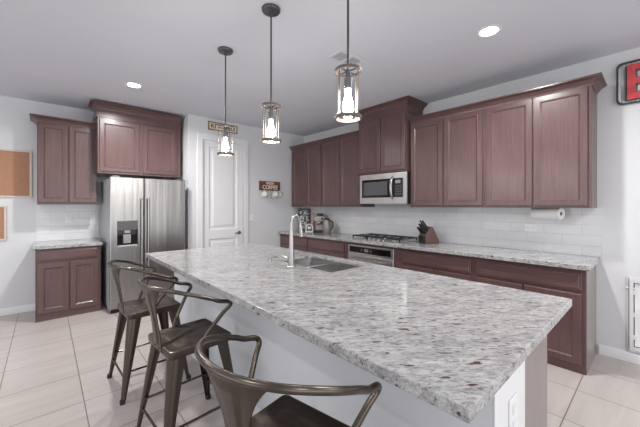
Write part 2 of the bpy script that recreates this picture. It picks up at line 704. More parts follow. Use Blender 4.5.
# microwave cabinet, deeper and taller
TX = 3.50
t = thing('wall_cabinet', 'tall raised wall cabinet with stepped crown directly above the microwave', 'cabinet', (TX, 2.615, 1.855), 0, 'wall cabinets of the kitchen')
build('body', MB().box((0, -0.408, 0), (XW - TX - 0.002, 0.408, 0.862)), 'wood', t, 0.002)
door_panel('X', 0, 0.395, 0.006, 0.022, 0.772, t)
door_panel('X', 0, -0.006, -0.395, 0.022, 0.772, t)
CROWN = [(0, -0.012), (0.006, -0.012), (0.010, 0.004), (0.018, 0.010), (0.028, 0.024), (0.056, 0.044), (0.070, 0.049), (0.070, 0.062), (0, 0.062)]
BIGC = [(0, 0), (0.012, 0), (0.014, 0.012), (0.022, 0.018), (0.038, 0.036), (0.070, 0.060), (0.084, 0.065), (0.084, 0.08), (0, 0.08)]
L = sweep([(XW - TX - 0.002, 0.408), (0, 0.408), (0, -0.408), (XW - TX - 0.002, -0.408)], BIGC, 0.862)
build('crown_moulding', L, 'wood_h', t)
fr = sweep([(XW - TX - 0.002, 0.408), (0, 0.408), (0, -0.408), (XW - TX - 0.002, -0.408)], [(0, 0), (0.008, 0), (0.008, 0.08), (0, 0.08)], 0.782)
build('frieze', fr, 'wood_h', t)

c1 = build('crown_moulding', sweep([(UX, 2.195 - 0.01), (UX, 0.398), (XW - 0.002, 0.398)], CROWN, CZ1), 'wood_h')
tag(c1, 'dark crown moulding along the long cabinet run between microwave and open end', 'moulding')
c2 = build('crown_moulding', sweep([(UX, 4.790), (UX, 3.037)], CROWN, CZ1), 'wood_h')
tag(c2, 'dark crown moulding above the two cabinets beside the pantry wall', 'moulding')

# base cabinets
BX = 3.312
BZ1 = 0.872


def base_cabinet(ya, yb, fronts, label, end_panel=None):
    ym = (ya + yb) / 2
    t = thing('base_cabinet', label, 'cabinet', (BX, ym, 0), 0, 'base cabinets along the tiled wall')
    build('body', MB().box((0, yb - ym, 0), (XW - BX - 0.002, ya - ym, BZ1)), 'wood', t, 0.002)
    for nm, a, b, z0, z1 in fronts:
        door_panel('X', 0, a - ym, b - ym, z0, z1, t, DRAWER if nm == 'drawer' else DOOR, nm, 'wood_h' if nm == 'drawer' else 'wood')
    return t


DZ0, DZ1, RZ0, RZ1 = 0.075, 0.665, 0.692, 0.835
base_cabinet(4.812, 3.080, [('drawer', 4.785, 3.995, RZ0, RZ1), ('drawer', 3.965, 3.135, RZ0, RZ1),
                            ('door', 4.785, 4.397, DZ0, DZ1), ('door', 4.385, 3.995, DZ0, DZ1), ('door', 3.965, 3.556, DZ0, DZ1), ('door', 3.544, 3.135, DZ0, DZ1)],
             'long base cabinet with two drawers between pantry wall and oven')
base_cabinet(2.235, 1.296, [('drawer', 2.14, 1.319, RZ0, RZ1), ('door', 2.14, 1.735, DZ0, DZ1), ('door', 1.724, 1.319, DZ0, DZ1)],
             'base cabinet directly beside the oven, below the knife block')
t = base_cabinet(1.295, 0.405, [('drawer', 1.270, 0.432, RZ0, RZ1), ('door', 1.270, 0.857, DZ0, DZ1), ('door', 0.840, 0.432, DZ0, DZ1)],
                 'base cabinet at the open end of the counter, beside the pet door')
e = build('end_panel', MB().box((0.02, -0.447, 0), (XW - BX - 0.004, -0.4455, BZ1)), 'end_wood_reflection', t)

# counter along the wall
ct = MB().box((3.255, 0.375, 0.874), (XW - 0.002, YP - 0.002, 0.914))
tag(build('countertop', ct, 'granite', None, 0.004), 'speckled granite countertop running along the tiled wall', 'countertop')
bs = build('tile_backsplash', MB().box((XW - 0.010, 0.365, 0.9145), (XW - 0.0006, YP - 0.002, 1.3795)), 'tile_y')
tag(bs, 'white subway tile backsplash behind the cooktop', 'backsplash')
# wall behind the microwave between backsplash and cabinet stays painted

# built-in oven under the cooktop
t = thing('oven', 'stainless built-in oven with black control strip below the cooktop', 'oven', (BX - 0.004, 2.655, 0))
build('body', MB().box((0.004, -0.415, 0.0), (0.56, 0.42, 0.870)), 'wood', t)
build('face_frame', MB().box((-0.012, -0.388, 0.10), (0.004, 0.392, 0.838)), 'steel_h', t, 0.003)
cp = build('control_panel', MB().box((-0.016, -0.345, 0.735), (-0.012, 0.365, 0.818)), 'black_gloss', t)
for y in (0.13, -0.03):
    build('control_knob', MB().lathe([(0, 0), (0.018, 0), (0.017, -0.012), (0, -0.012)], (-0.016, y, 0.776), 16, 'x'), 'dark_grey', cp)
build('display', MB().box((-0.017, 0.02, 0.755), (-0.0162, 0.09, 0.798)), 'steel_small', cp)
od = build('oven_door', MB().box((-0.026, -0.385, 0.13), (-0.012, 0.388, 0.70)), 'steel_h', t, 0.004)
build('window', MB().box((-0.028, -0.27, 0.22), (-0.0262, 0.27, 0.54)), 'black_gloss', od)
hb = MB().tube([(-0.07, -0.33, 0.655), (-0.07, 0.33, 0.655)], 0.011, 12)
for y in (-0.3, 0.3):
    hb.tube([(-0.07, y, 0.655), (-0.026, y, 0.655)], 0.008, 8)
build('handle', hb, 'chrome', od)

# microwave
MX = 3.480
t = thing('microwave', 'stainless over-the-range microwave under the tall cabinet', 'microwave', (MX, 2.592, 1.425))
build('body', MB().box((0.02, -0.402, 0), (XW - MX - 0.012, 0.393, 0.422)), 'black', t, 0.003)
face = MB()
face.box((0, -0.402, 0), (0.02, 0.393, 0.085)).box((0, -0.402, 0.345), (0.02, 0.393, 0.42))
face.box((0, 0.355, 0.085), (0.02, 0.393, 0.345)).box((0, -0.402, 0.085), (0.02, -0.345, 0.345))
build('face_frame', face, 'steel_h', t, 0.002)
dd = build('microwave_door', MB().box((0.002, -0.16, 0.087), (0.02, 0.353, 0.343)), 'black_gloss', t, 0.002)
build('window', MB().box((0.0005, -0.10, 0.12), (0.0018, 0.32, 0.31)), 'dark_grey', dd)
hm = smooth_path([(0.004, -0.185, 0.075), (-0.03, -0.185, 0.115), (-0.045, -0.185, 0.215), (-0.03, -0.185, 0.315), (0.004, -0.185, 0.355)])
hp = MB().tube(hm, 0.019, 10)
build('handle', hp, 'chrome', dd)
kp = build('control_panel', MB().box((0.002, -0.343, 0.087), (0.02, -0.165, 0.343)), 'black', t, 0.002)
build('display', MB().box((0.0004, -0.305, 0.275), (0.0018, -0.225, 0.315)), 'steel_small', kp)
kb = MB()
for r in range(4):
    for c in range(3):
        kb.box((0.0006, -0.225 - c * 0.035 - 0.022, 0.12 + r * 0.035), (0.0018, -0.225 - c * 0.035, 0.142 + r * 0.035))
build('keypad', kb, 'dark_grey', kp)
build('vent_lip', MB().box((0.03, -0.36, -0.012), (0.34, 0.15, 0.0)), 'steel_side', t)

# cooktop
t = thing('cooktop', 'black gas cooktop with cast-iron grates set on the wall counter', 'cooktop', (3.585, 2.625, 0.914))
build('tray', MB().loft([rrect(0.255, 0.42, 0.02, 0.0), rrect(0.255, 0.42, 0.02, 0.008), rrect(0.235, 0.40, 0.02, 0.011)]), 'steel_h', t)
for bx, by, r in ((-0.11, 0.25, 0.04), (0.12, 0.25, 0.035), (0.02, 0.0, 0.05), (-0.11, -0.25, 0.038), (0.12, -0.25, 0.042)):
    b = build('burner', MB().lathe([(0, 0.011), (r, 0.011), (r * 0.9, 0.021), (0, 0.021)], (bx, by, 0), 18), 'steel_small', t)
    build('burner_cap', MB().lathe([(0, 0.021), (r * 0.75, 0.021), (r * 0.72, 0.029), (0, 0.030)], (bx, by, 0), 18), 'iron', b)
for yc in (-0.27, 0.0, 0.27):
    g = MB()
    hy = 0.130
    for sx in (-1, 1):
        g.box((sx * 0.215 - 0.006, yc - hy, 0.040), (sx * 0.215 + 0.006, yc + hy, 0.053))
    for sy in (-1, 0, 1):
        g.box((-0.215, yc + sy * (hy - 0.006) - 0.006, 0.040), (0.215, yc + sy * (hy - 0.006) + 0.006, 0.053))
    for sx in (-0.11, 0.12):
        g.box((sx - 0.005, yc - hy, 0.041), (sx + 0.005, yc + hy, 0.053))
    for sx in (-1, 1):
        for sy in (-1, 1):
            g.box((sx * 0.212 - 0.007, yc + sy * 0.122 - 0.007, 0.009), (sx * 0.212 + 0.007, yc + sy * 0.122 + 0.007, 0.042))
    build('grate', g, 'iron', t)
for k in range(5):
    kn = MB().lathe([(0, 0.010), (0.019, 0.010), (0.017, 0.032), (0.0, 0.034)], (-0.232, -0.16 + k * 0.08, 0), 14)
    build('control_knob', kn, 'steel_small', t)

# knife block
kt = thing('knife_block', 'walnut knife block with black handled knives on the wall counter', 'knife block', (3.650, 2.005, 0.9145), radians(156))
KS = 1.32
# local x points to the slotted face, y across the block
bw = 0.07
prof = [(KS * x, KS * z) for x, z in [(-0.10, 0.0), (0.05, 0.0), (0.05, 0.085), (-0.012, 0.165), (-0.035, 0.158), (-0.105, 0.03)]]
build('block', MB().prism([(x, -bw, z) for x, z in prof], (0, 2 * bw, 0)), 'walnut', kt, 0.005)
fd = Vector((0.62, 0, 0.78)).normalized()
sd = Vector((-0.78, 0, 0.62)).normalized()
kid = 0
for row, (off, ys) in enumerate(((0.020, (-0.04, -0.014, 0.014, 0.04)), (0.055, (-0.035, 0.0, 0.035)), (0.088, (-0.03, 0.012)))):
    for y in ys:
        p0 = Vector((0.05 * KS, y * 1.15, 0.085 * KS)) + sd * off * 1.2
        ln = 0.105 + 0.022 * row
        kb = MB()
        kb.box((-0.006, -0.006, -0.010), (ln, 0.006, 0.010))
        Mx = Matrix.Translation(p0) @ Matrix(((fd.x, 0, sd.x), (0, 1, 0), (fd.z, 0, sd.z))).to_4x4()
        kb.v = [tuple(Mx @ Vector(p)) for p in kb.v]
        k = build('kitchen_knife', kb, 'black', None, 0.003)
        k.location = kt.location
        k.rotation_euler = kt.rotation_euler
        tag(k, 'black handled kitchen knife held in the walnut knife block', 'knife', 'knives in the knife block')
# scissors/shears front loop on the block face
sl = MB().box((0.0665, -0.055, 0.006), (0.090, 0.055, 0.100))
build('steak_knife_rack', sl, 'black', kt, 0.004)

# paper towel roll under the end cabinet
t = thing('paper_towel_holder', 'paper towel roll on a holder under the end wall cabinet', 'paper towel', (3.73, 0.752, 1.322), radians(-20))
rl = MB()
n = 24
loops = []
for r, y in ((0.019, -0.128), (0.056, -0.128), (0.056, 0.128), (0.019, 0.128)):
    loops.append([(r * cos(2 * pi * q / n), y, r * sin(2 * pi * q / n)) for q in range(n)])
rl.loft(loops, ring=True)
build('paper_roll', rl, 'paper', t)
hb = MB().tube([(0, -0.122, 0), (0, 0.145, 0)], 0.0185, 14)  # rod fills the paper core: its black stands for the shaded hole
hb.box((-0.012, 0.138, -0.01), (0.012, 0.146, 0.067))
build('bracket_core_shade', hb, 'black', t)

# outlets and switch


def plate(name, label, loc, axis, wd, ht, sockets, cat='outlet'):
    t = thing(name, label, cat, loc)
    if axis == 'X':
        build('cover_plate', MB().box((-0.006, -wd / 2, -ht / 2), (0, wd / 2, ht / 2)), 'plate', t, 0.002)
        for u, v, a, b in sockets:
            build('socket' if cat == 'outlet' else 'rocker', MB().box((-0.009, u - a, v - b), (-0.006, u + a, v + b)), 'trim', t, 0.001)
    else:
        build('cover_plate', MB().box((-wd / 2, -0.006, -ht / 2), (wd / 2, 0, ht / 2)), 'plate', t, 0.002)
        for u, v, a, b in sockets:
            build('socket' if cat == 'outlet' else 'rocker', MB().box((u - a, -0.009, v - b), (u + a, -0.006, v + b)), 'trim', t, 0.001)
    return t


plate('wall_outlet', 'white outlet on the subway tile below the paper towel roll', (XW - 0.0102, 0.93, 1.163), 'X', 0.118, 0.075, [(-0.025, 0, 0.016, 0.014), (0.025, 0, 0.016, 0.014)])
plate('light_switch', 'white light switch beside the pantry door casing', (2.708, YP - 0.0002, 1.19), 'Y', 0.075, 0.118, [(0, 0, 0.017, 0.034)], 'switch')

# ------------------------------------------------------------------ coffee corner on the wall counter
Z = 0.9142
t = thing('framed_print', 'dark framed black and white print leaning behind the coffee corner', 'picture', (3.775, 4.665, Z), radians(-50))
fm = MB()
fm.box((-0.115, 0, 0), (0.115, 0.02, 0.025)).box((-0.115, 0, 0.395), (0.115, 0.02, 0.42)).box((-0.115, 0, 0.025), (-0.095, 0.02, 0.395)).box((0.095, 0, 0.025), (0.115, 0.02, 0.395))
build('frame', fm, 'black', t, 0.002)
build('backing', MB().box((-0.095, 0.008, 0.025), (0.095, 0.016, 0.395)), 'black', t)
build('print', MB().box((-0.090, 0.0055, 0.030), (0.090, 0.0079, 0.390)), 'picture', t)

t = thing('heart_sign', 'small white arched frame with a dark heart cut-out beside the espresso machine', 'ornament', (3.60, 4.30, Z), radians(-42))
pts = [(-0.07, 0), (0.07, 0), (0.07, 0.09), (0.055, 0.13), (0.02, 0.15), (-0.02, 0.15), (-0.055, 0.13), (-0.07, 0.09)]
ins = [(x * 0.72, 0.018 + z * 0.76) for x, z in pts]
fm = MB()
fm.loft([[(x, 0, z) for x, z in pts], [(x, 0, z) for x, z in ins], [(x, 0.025, z) for x, z in ins], [(x, 0.025, z) for x, z in pts]], ring=True)
build('frame', fm, 'mug', t)
build('backing', MB().prism([(x, 0.012, z) for x, z in ins], (0, 0.01, 0)), 'dark_grey', t)
hpts = []
for k in range(20):
    a = 2 * pi * k / 20
    hpts.append((0.0022 * 16 * sin(a) ** 3, 0.006, 0.075 + 0.0022 * (13 * cos(a) - 5 * cos(2 * a) - 2 * cos(3 * a) - cos(4 * a))))
build('heart', MB().prism(hpts, (0, 0.006, 0)), 'mug', t)

bt = MB().lathe([(0, 0), (0.042, 0), (0.044, 0.01), (0.044, 0.19), (0.036, 0.23), (0.018, 0.26), (0.016, 0.33), (0.02, 0.335), (0.02, 0.36), (0, 0.36)], (0, 0, 0), 20)
o = build('syrup_bottle', bt, 'copper')
o.location = (3.80, 4.43, Z)
tag(o, 'tall rose coloured bottle between framed print and espresso machine', 'bottle')

t = thing('espresso_machine', 'grey and stainless espresso machine on the wall counter near the pantry wall', 'coffee machine', (3.72, 4.125, Z), radians(-55))
# local -y faces the room
bd = MB()
bd.box((-0.10, -0.03, 0.0), (0.10, 0.13, 0.30)).box((-0.10, -0.14, 0.20), (0.10, -0.03, 0.30))
build('body', bd, 'machine_grey', t, 0.014, seg=3)
build('drip_tray', MB().box((-0.10, -0.15, 0), (0.10, -0.03, 0.045)), 'black', t, 0.006)
build('group_head', MB().lathe([(0, 0.20), (0.034, 0.20), (0.034, 0.165), (0, 0.165)], (0, -0.09, 0), 18), 'chrome', t)
build('portafilter', MB().tube([(0, -0.09, 0.165), (0, -0.12, 0.16), (0, -0.22, 0.15)], [0.024, 0.014, 0.014], 10), 'black', t)
build('bean_hopper', MB().lathe([(0, 0.30), (0.055, 0.30), (0.065, 0.33), (0.065, 0.345), (0, 0.35)], (-0.02, 0.04, 0), 20), 'dark_grey', t)
build('dial', MB().lathe([(0, 0), (0.02, 0), (0.018, -0.02), (0, -0.02)], (0.06, -0.14, 0.25), 14, 'y'), 'black', t)

t = thing('coffee_carafe', 'stainless carafe with a dark lid standing beside the espresso machine', 'carafe', (3.65, 3.885, Z), radians(-50))
build('body', MB().lathe([(0, 0), (0.066, 0), (0.070, 0.012), (0.072, 0.15), (0.058, 0.21), (0.045, 0.235), (0, 0.235)], (0, 0, 0), 22), 'machine_grey', t)
build('lid', MB().lathe([(0, 0.235), (0.046, 0.235), (0.044, 0.258), (0.012, 0.268), (0, 0.268)], (0, 0, 0), 20), 'black', t)
build('handle', MB().tube(smooth_path([(0.05, 0, 0.22), (0.10, 0, 0.205), (0.108, 0, 0.13), (0.071, 0, 0.06)]), 0.010, 8), 'black', t)

# ------------------------------------------------------------------ pantry wall decor
t = thing('wall_sign', 'cream sign in a gold frame above the pantry door', 'sign', (2.177, YP, 2.683))
build('board', MB().box((-0.235, -0.012, -0.055), (0.235, -0.001, 0.055)), 'cream', t)
fm = MB()
fm.box((-0.25, -0.02, 0.052), (0.25, -0.001, 0.066)).box((-0.25, -0.02, -0.066), (0.25, -0.001, -0.052)).box((-0.25, -0.02, -0.052), (-0.236, -0.001, 0.052)).box((0.236, -0.02, -0.052), (0.25, -0.001, 0.052))
build('frame', fm, 'gold', t)
text('lettering', 'KITCHEN', 'letter_dark', t, (0, -0.0135, 0.0), (radians(90), 0, 0), 0.098, 0.001)

t = thing('coffee_sign', 'brown plank coffee sign with mug hooks on the pantry wall', 'sign', (3.078, YP, 1.760))
build('board', MB().box((-0.225, -0.02, -0.085), (0.225, -0.001, 0.085)), 'sign_wood', t, 0.003)
text('small_lettering', 'FRESH', 'letter_cream', t, (0, -0.0215, 0.046), (radians(90), 0, 0), 0.062, 0.001, sx=1.0)
text('large_lettering', 'COFFEE', 'letter_cream', t, (0, -0.0215, -0.03), (radians(90), 0, 0), 0.105, 0.001, sx=0.9)
MUGX = (-0.165, -0.055, 0.055, 0.165)
for x in MUGX:
    build('hook', MB().tube(smooth_path([(x, -0.02, -0.062), (x, -0.05, -0.066), (x, -0.064, -0.085), (x, -0.05, -0.1), (x, -0.04, -0.095)]), 0.004, 8), 'black', t)


def make_mug(mat):
    t = thing('mug', '', 'mug', (0, 0, 0), 0, 'mugs on the coffee sign hooks')
    # hangs by its handle: handle on top, mouth to one side
    prof_o = [(0.0, -0.048), (0.042, -0.048), (0.048, -0.037), (0.048, 0.048), (0.044, 0.048), (0.044, -0.036), (0.0, -0.041)]
    b = MB().lathe(prof_o, (0, 0, -0.071), 20, 'x')
    build('body', b, mat, t)
    build('handle', MB().tube(smooth_path([(-0.028, 0, -0.028), (-0.024, 0, -0.006), (0.0, 0, 0.004), (0.024, 0, -0.006), (0.028, 0, -0.028)]), 0.0055, 8), mat, t)
    return t


mug_w, mug_g = make_mug('mug'), make_mug('mug_grey')
for i, (x, src, lab) in enumerate(zip(MUGX, (mug_w, mug_g, mug_w, mug_g),
                                      ('white mug on the coffee sign hook closest to the pantry door', 'grey mug on the second coffee sign hook from the pantry door',
                                       'white mug on the third coffee sign hook from the pantry door', 'grey mug on the coffee sign hook closest to the cabinets'))):
    m = src if i < 2 else copy_tree(src)
    m.location = (3.078 + x, YP - 0.072, 1.760 - 0.093)
    m.rotation_euler = (0, radians((14, -10, 16, 24)[i]), radians((75, 105, 80, 110)[i]))
    m['label'] = lab

# ------------------------------------------------------------------ fridge wall
t = thing('wall_cabinet', 'narrow wall cabinet beside the fridge above the small counter', 'cabinet', (0.228, 5.27, 1.42), 0, 'wall cabinets of the kitchen')
build('body', MB().box((-0.308, 0, 0), (0.308, 0.328, 1.06)), 'wood', t, 0.002)
door_panel('Y', 0, -0.300, -0.006, 0.022, 1.035, t)
door_panel('Y', 0, 0.006, 0.300, 0.022, 1.035, t)
build('crown_moulding', sweep([(-0.308, 0.328), (-0.308, 0), (0.291, 0)], CROWN, 1.06), 'wood_x', t)

t = thing('wall_cabinet', 'deep wall cabinet with heavy crown directly above the fridge', 'cabinet', (1.040, 5.0, 1.835), 0, 'wall cabinets of the kitchen')
build('body', MB().box((-0.525, 0, 0), (0.525, 0.598, 0.87)), 'wood', t, 0.002)
door_panel('Y', 0, -0.505, -0.040, 0.030, 0.725, t)
door_panel('Y', 0, 0.005, 0.470, 0.030, 0.725, t)
build('frieze', sweep([(-0.525, 0.26), (-0.525, 0), (0.525, 0)], [(0, 0), (0.010, 0), (0.010, 0.118), (0, 0.118)], 0.752), 'wood_x', t)
build('crown_moulding', sweep([(-0.525, 0.26), (-0.525, 0), (0.535, 0)], BIGC, 0.858), 'wood_x', t)

t = thing('base_cabinet', 'small base cabinet with one drawer and two doors beside the fridge', 'cabinet', (0.228, 4.99, 0), 0)
build('body', MB().box((-0.32, 0, 0), (0.32, 0.608, BZ1)), 'wood', t, 0.002)
door_panel('Y', 0, -0.300, 0.290, 0.728, 0.862, t, DRAWER, 'drawer', 'wood_x')
door_panel('Y', 0, -0.300, -0.010, 0.090, 0.695, t)
door_panel('Y', 0, 0.003, 0.290, 0.090, 0.695, t)
ctp = build('countertop', MB().box((-0.116, 4.955, 0.874), (0.567, YB - 0.002, 0.914)), 'granite', None, 0.004)
tag(ctp, 'short granite countertop on the small cabinet beside the fridge', 'countertop')
b2 = build('tile_backsplash', MB().box((-0.095, YB - 0.010, 0.9145), (0.595, YB, 1.419)), 'tile_x')
tag(b2, 'white subway tile backsplash above the short counter by the fridge', 'backsplash')
plate('wall_outlet', 'white outlet on the tile above the short counter', (0.245, YB - 0.0102, 1.22), 'Y', 0.075, 0.118, [(0, 0.025, 0.014, 0.016), (0, -0.025, 0.014, 0.016)])

# fridge
t = thing('fridge', 'stainless side-by-side fridge with water dispenser', 'fridge', (1.078, 4.71, 0))
build('body', MB().box((-0.465, 0.062, 0.03), (0.465, 0.80, 1.755)), 'steel_side', t, 0.006)


def fdoor(xa, xb, hole=None):
    z0, z1 = 0.055, 1.775
    mb = MB()
    if hole is None:
        mb.loft([[(xa, 0.058, z0), (xb, 0.058, z0), (xb, 0.058, z1), (xa, 0.058, z1)],
                 [(xa, 0.012, z0), (xb, 0.012, z0), (xb, 0.012, z1), (xa, 0.012, z1)],
                 [(xa + 0.012, 0.0, z0 + 0.008), (xb - 0.012, 0.0, z0 + 0.008), (xb - 0.012, 0.0, z1 - 0.008), (xa + 0.012, 0.0, z1 - 0.008)]])
    else:
        ha, hb, hz0, hz1 = hole
        A = [(xa + 0.012, 0.0, z0 + 0.008), (xb - 0.012, 0.0, z0 + 0.008), (xb - 0.012, 0.0, z1 - 0.008), (xa + 0.012, 0.0, z1 - 0.008)]
        H = [(ha, 0.0, hz0), (hb, 0.0, hz0), (hb, 0.0, hz1), (ha, 0.0, hz1)]
        H2 = [(x, 0.05, z) for x, y, z in H]
        mb.loft([[(xa, 0.058, z0), (xb, 0.058, z0), (xb, 0.058, z1), (xa, 0.058, z1)],
                 [(xa, 0.012, z0), (xb, 0.012, z0), (xb, 0.012, z1), (xa, 0.012, z1)], A, H, H2])
    return mb


dl = build('freezer_door', fdoor(-0.465, -0.075, (-0.387, -0.152, 0.855, 1.20)), 'steel', t, ang=25)
dr2 = build('fridge_door', fdoor(-0.068, 0.468), 'steel', t, ang=25)
dp = build('dispenser', MB().box((-0.386, 0.040, 0.856), (-0.153, 0.049, 1.199)), 'black_gloss', dl)
build('control_panel', MB().box((-0.384, -0.004, 1.075), (-0.155, 0.040, 1.198)), 'dark_grey', dl, 0.004)
pad = MB().box((-0.305, 0.012, 1.035), (-0.235, 0.040, 1.075)).box((-0.315, 0.025, 0.90), (-0.225, 0.040, 1.02))
build('dispenser_paddle', pad, 'steel_small', dl, 0.004)
build('drip_tray', MB().box((-0.384, -0.002, 0.857), (-0.155, 0.040, 0.876)), 'steel_side', dl, 0.002)
for par, x in ((dl, -0.108), (dr2, -0.030)):
    hm = MB().tube([(x, -0.048, 0.55), (x, -0.048, 1.50)], 0.013, 12)
    for z in (0.59, 1.46):
        hm.tube([(x, -0.048, z), (x, 0.0, z)], 0.010, 10)
    build('handle', hm, 'chrome', par)
for x in (-0.40, 0.40):
    build('hinge_cover', MB().box((x - 0.045, 0.01, 1.756), (x + 0.045, 0.12, 1.79)), 'dark_grey', t, 0.006)
build('kick_grille', MB().box((-0.45, 0.03, 0.0), (0.45, 0.10, 0.05)), 'black', t)

# cork boards


def corkboard(x1, z0, z1, wd, label):
    t = thing('cork_board', label, 'cork board', (x1 - wd / 2, YB, (z0 + z1) / 2))
    hw, hh = wd / 2, (z1 - z0) / 2
    f = 0.022
    fm = MB()
    fm.box((-hw, -0.02, hh - f), (hw, -0.001, hh)).box((-hw, -0.02, -hh), (hw, -0.001, -hh + f)).box((-hw, -0.02, -hh + f), (-hw + f, -0.001, hh - f)).box((hw - f, -0.02, -hh + f), (hw, -0.001, hh - f))
    build('frame', fm, 'cork_frame', t, 0.002)
    build('cork_panel', MB().box((-hw + f, -0.010, -hh + f), (hw - f, -0.001, hh - f)), 'cork', t)


corkboard(-0.135, 1.505, 2.125, 0.90, 'upper cork board in pale frame on the wall beside the cabinets')
corkboard(-0.372, 0.955, 1.40, 0.62, 'lower cork board in pale frame, mostly out of the photo')

# ------------------------------------------------------------------ kitchen island
IX0, IX1, IY0, IY1 = 0.760, 2.050, 0.306, 3.515
SX0, SX1, SY0, SY1 = 1.545, 1.945, 1.600, 2.290
tp = MB()
A = [(IX0, IY0), (IX1, IY0), (IX1, IY1), (IX0, IY1)]
H = [(SX0, SY0), (SX1, SY0), (SX1, SY1), (SX0, SY1)]
zt, zb = 0.914, 0.874
L1 = [(x, y, zb) for x, y in H]
tp.loft([[(x, y, zb) for x, y in H], [(x, y, zt) for x, y in H], [(x, y, zt) for x, y in A], [(x, y, zb) for x, y in A]], ring=True)
isl = build('countertop', tp, 'granite', None, 0.004, smooth=False)
tag(isl, 'large granite countertop of the kitchen island with sink opening', 'countertop')

t = thing('kitchen_island', 'kitchen island base with pale knee wall and dark cabinet end', 'kitchen island', (1.4, 1.9, 0))
kw = MB().box((1.027 - 1.4, 0.340 - 1.9, 0), (1.339 - 1.4, 3.48 - 1.9, 0.873))
build('knee_wall', kw, 'panel_grey', t, 0.002)
build('end_post', MB().box((1.0255 - 1.4, 0.3385 - 1.9, 0), (1.3405 - 1.4, 0.3400 - 1.9, 0.873)), 'white_panel', t)
cb = MB()
x0_, x1_, y0_, y1_ = 1.3395 - 1.4, 1.985 - 1.4, 0.400 - 1.9, 3.46 - 1.9
cb.box((x0_, y0_, 0), (x1_, y0_ + 0.02, 0.873)).box((x0_, y1_ - 0.02, 0), (x1_, y1_, 0.873)).box((x1_ - 0.02, y0_ + 0.02, 0), (x1_, y1_ - 0.02, 0.873))
build('cabinet_body', cb, 'wood', t)
build('end_panel', MB().box((1.3405 - 1.4, 0.397 - 1.9, 0.0), (1.962 - 1.4, 0.400 - 1.9, 0.872)), 'end_wood_reflection', t)
for k in range(4):
    ya = 0.42 + k * 0.76 - 1.9
    steps = DOOR
    for a, z0, z1, st, nm in ((ya, 0.09, 0.665, DOOR, 'door'), (ya, 0.69, 0.835, DRAWER, 'drawer')):
        mb = nested(0.72, z1 - z0, st)
        mb.v = [(x1_ + o, a + u, z0 + v) for u, v, o in mb.v]
        build(nm, mb, 'wood' if nm == 'door' else 'wood_h', t, ang=20)
kb = sweep([(1.027 - 1.4, 3.48 - 1.9), (1.027 - 1.4, 0.340 - 1.9)], BB, 0)
build('baseboard', kb, 'trim', t)
plate('wall_outlet', 'white outlet on the pale end of the kitchen island', (1.19, 0.3383, 0.685), 'Y', 0.078, 0.125, [(0, 0.026, 0.015, 0.017), (0, -0.026, 0.015, 0.017)])

# sink
t = thing('sink', 'stainless double-bowl undermount sink in the island', 'sink', ((SX0 + SX1) / 2, (SY0 + SY1) / 2, 0.897))
for nm, cy, hy in (('basin', -0.1725, 0.163), ('basin', 0.1725, 0.163)):
    hxx = 0.191
    loops = [rrect(hxx + 0.007, hy + 0.008, 0.006, -0.001, (0, cy)), rrect(hxx, hy, 0.028, -0.001, (0, cy)), rrect(hxx - 0.005, hy - 0.005, 0.03, -0.15, (0, cy)),
             rrect(hxx - 0.03, hy - 0.03, 0.05, -0.185, (0, cy)), rrect(0.045, 0.045, 0.04, -0.192, (0, cy)),
             rrect(0.045, 0.045, 0.04, -0.195, (0, cy)), rrect(hxx + 0.007, hy + 0.008, 0.006, -0.20, (0, cy))]
    b = build('basin', MB().loft(loops, ring=False, cap0=False, cap1=True), 'sink_steel', t)
    build('drain', MB().lathe([(0, -0.19), (0.04, -0.19), (0.042, -0.186), (0.03, -0.184), (0.0, -0.187)], (0, cy, 0), 20), 'dark_grey', b)
build('divider', MB().box((-0.185, -0.0155, -0.10), (0.185, 0.0155, 0.001)), 'sink_steel', t, 0.006, seg=3)

# faucet
t = thing('faucet', 'brushed nickel gooseneck faucet standing beside the island sink', 'faucet', (1.452, 1.955, 0.914))
build('base_ring', MB().lathe([(0, 0), (0.034, 0), (0.034, 0.006), (0.028, 0.012), (0, 0.012)], (0, 0, 0), 24), 'chrome', t)
build('body', MB().lathe([(0, 0.01), (0.0265, 0.01), (0.025, 0.06), (0.019, 0.18), (0.0155, 0.30), (0, 0.30)], (0, 0, 0), 24), 'chrome', t)
gx = [(0, 0, 0.29), (0, 0, 0.345), (0.008, 0, 0.380), (0.032, 0, 0.405), (0.062, 0, 0.400), (0.082, 0, 0.370), (0.090, 0, 0.325)]
build('spout', MB().tube(smooth_path(gx, 8), 0.0125, 14), 'chrome', t)
build('spray_head', MB().tube([(0.089, 0, 0.335), (0.094, 0, 0.29), (0.100, 0, 0.235)], [0.0135, 0.0165, 0.0185], 16), 'chrome', t)
build('lever', MB().tube([(0, 0.018, 0.055), (0, 0.05, 0.062), (0.0, 0.12, 0.075)], [0.014, 0.008, 0.006], 10), 'chrome', t)

t = thing('soap_dispenser', 'small brushed nickel soap dispenser on the island behind the faucet', 'soap dispenser', (1.47, 2.30, 0.914))
build('collar', MB().lathe([(0, 0), (0.024, 0), (0.022, 0.008), (0.012, 0.010), (0.010, 0.022), (0, 0.022)], (0, 0, 0), 18), 'chrome', t)
build('nozzle', MB().tube([(0, 0, 0.018), (0.0, 0, 0.028), (0.03, 0, 0.030), (0.085, 0, 0.024)], [0.010, 0.010, 0.008, 0.006], 10), 'chrome', t)

# ------------------------------------------------------------------ counter stools


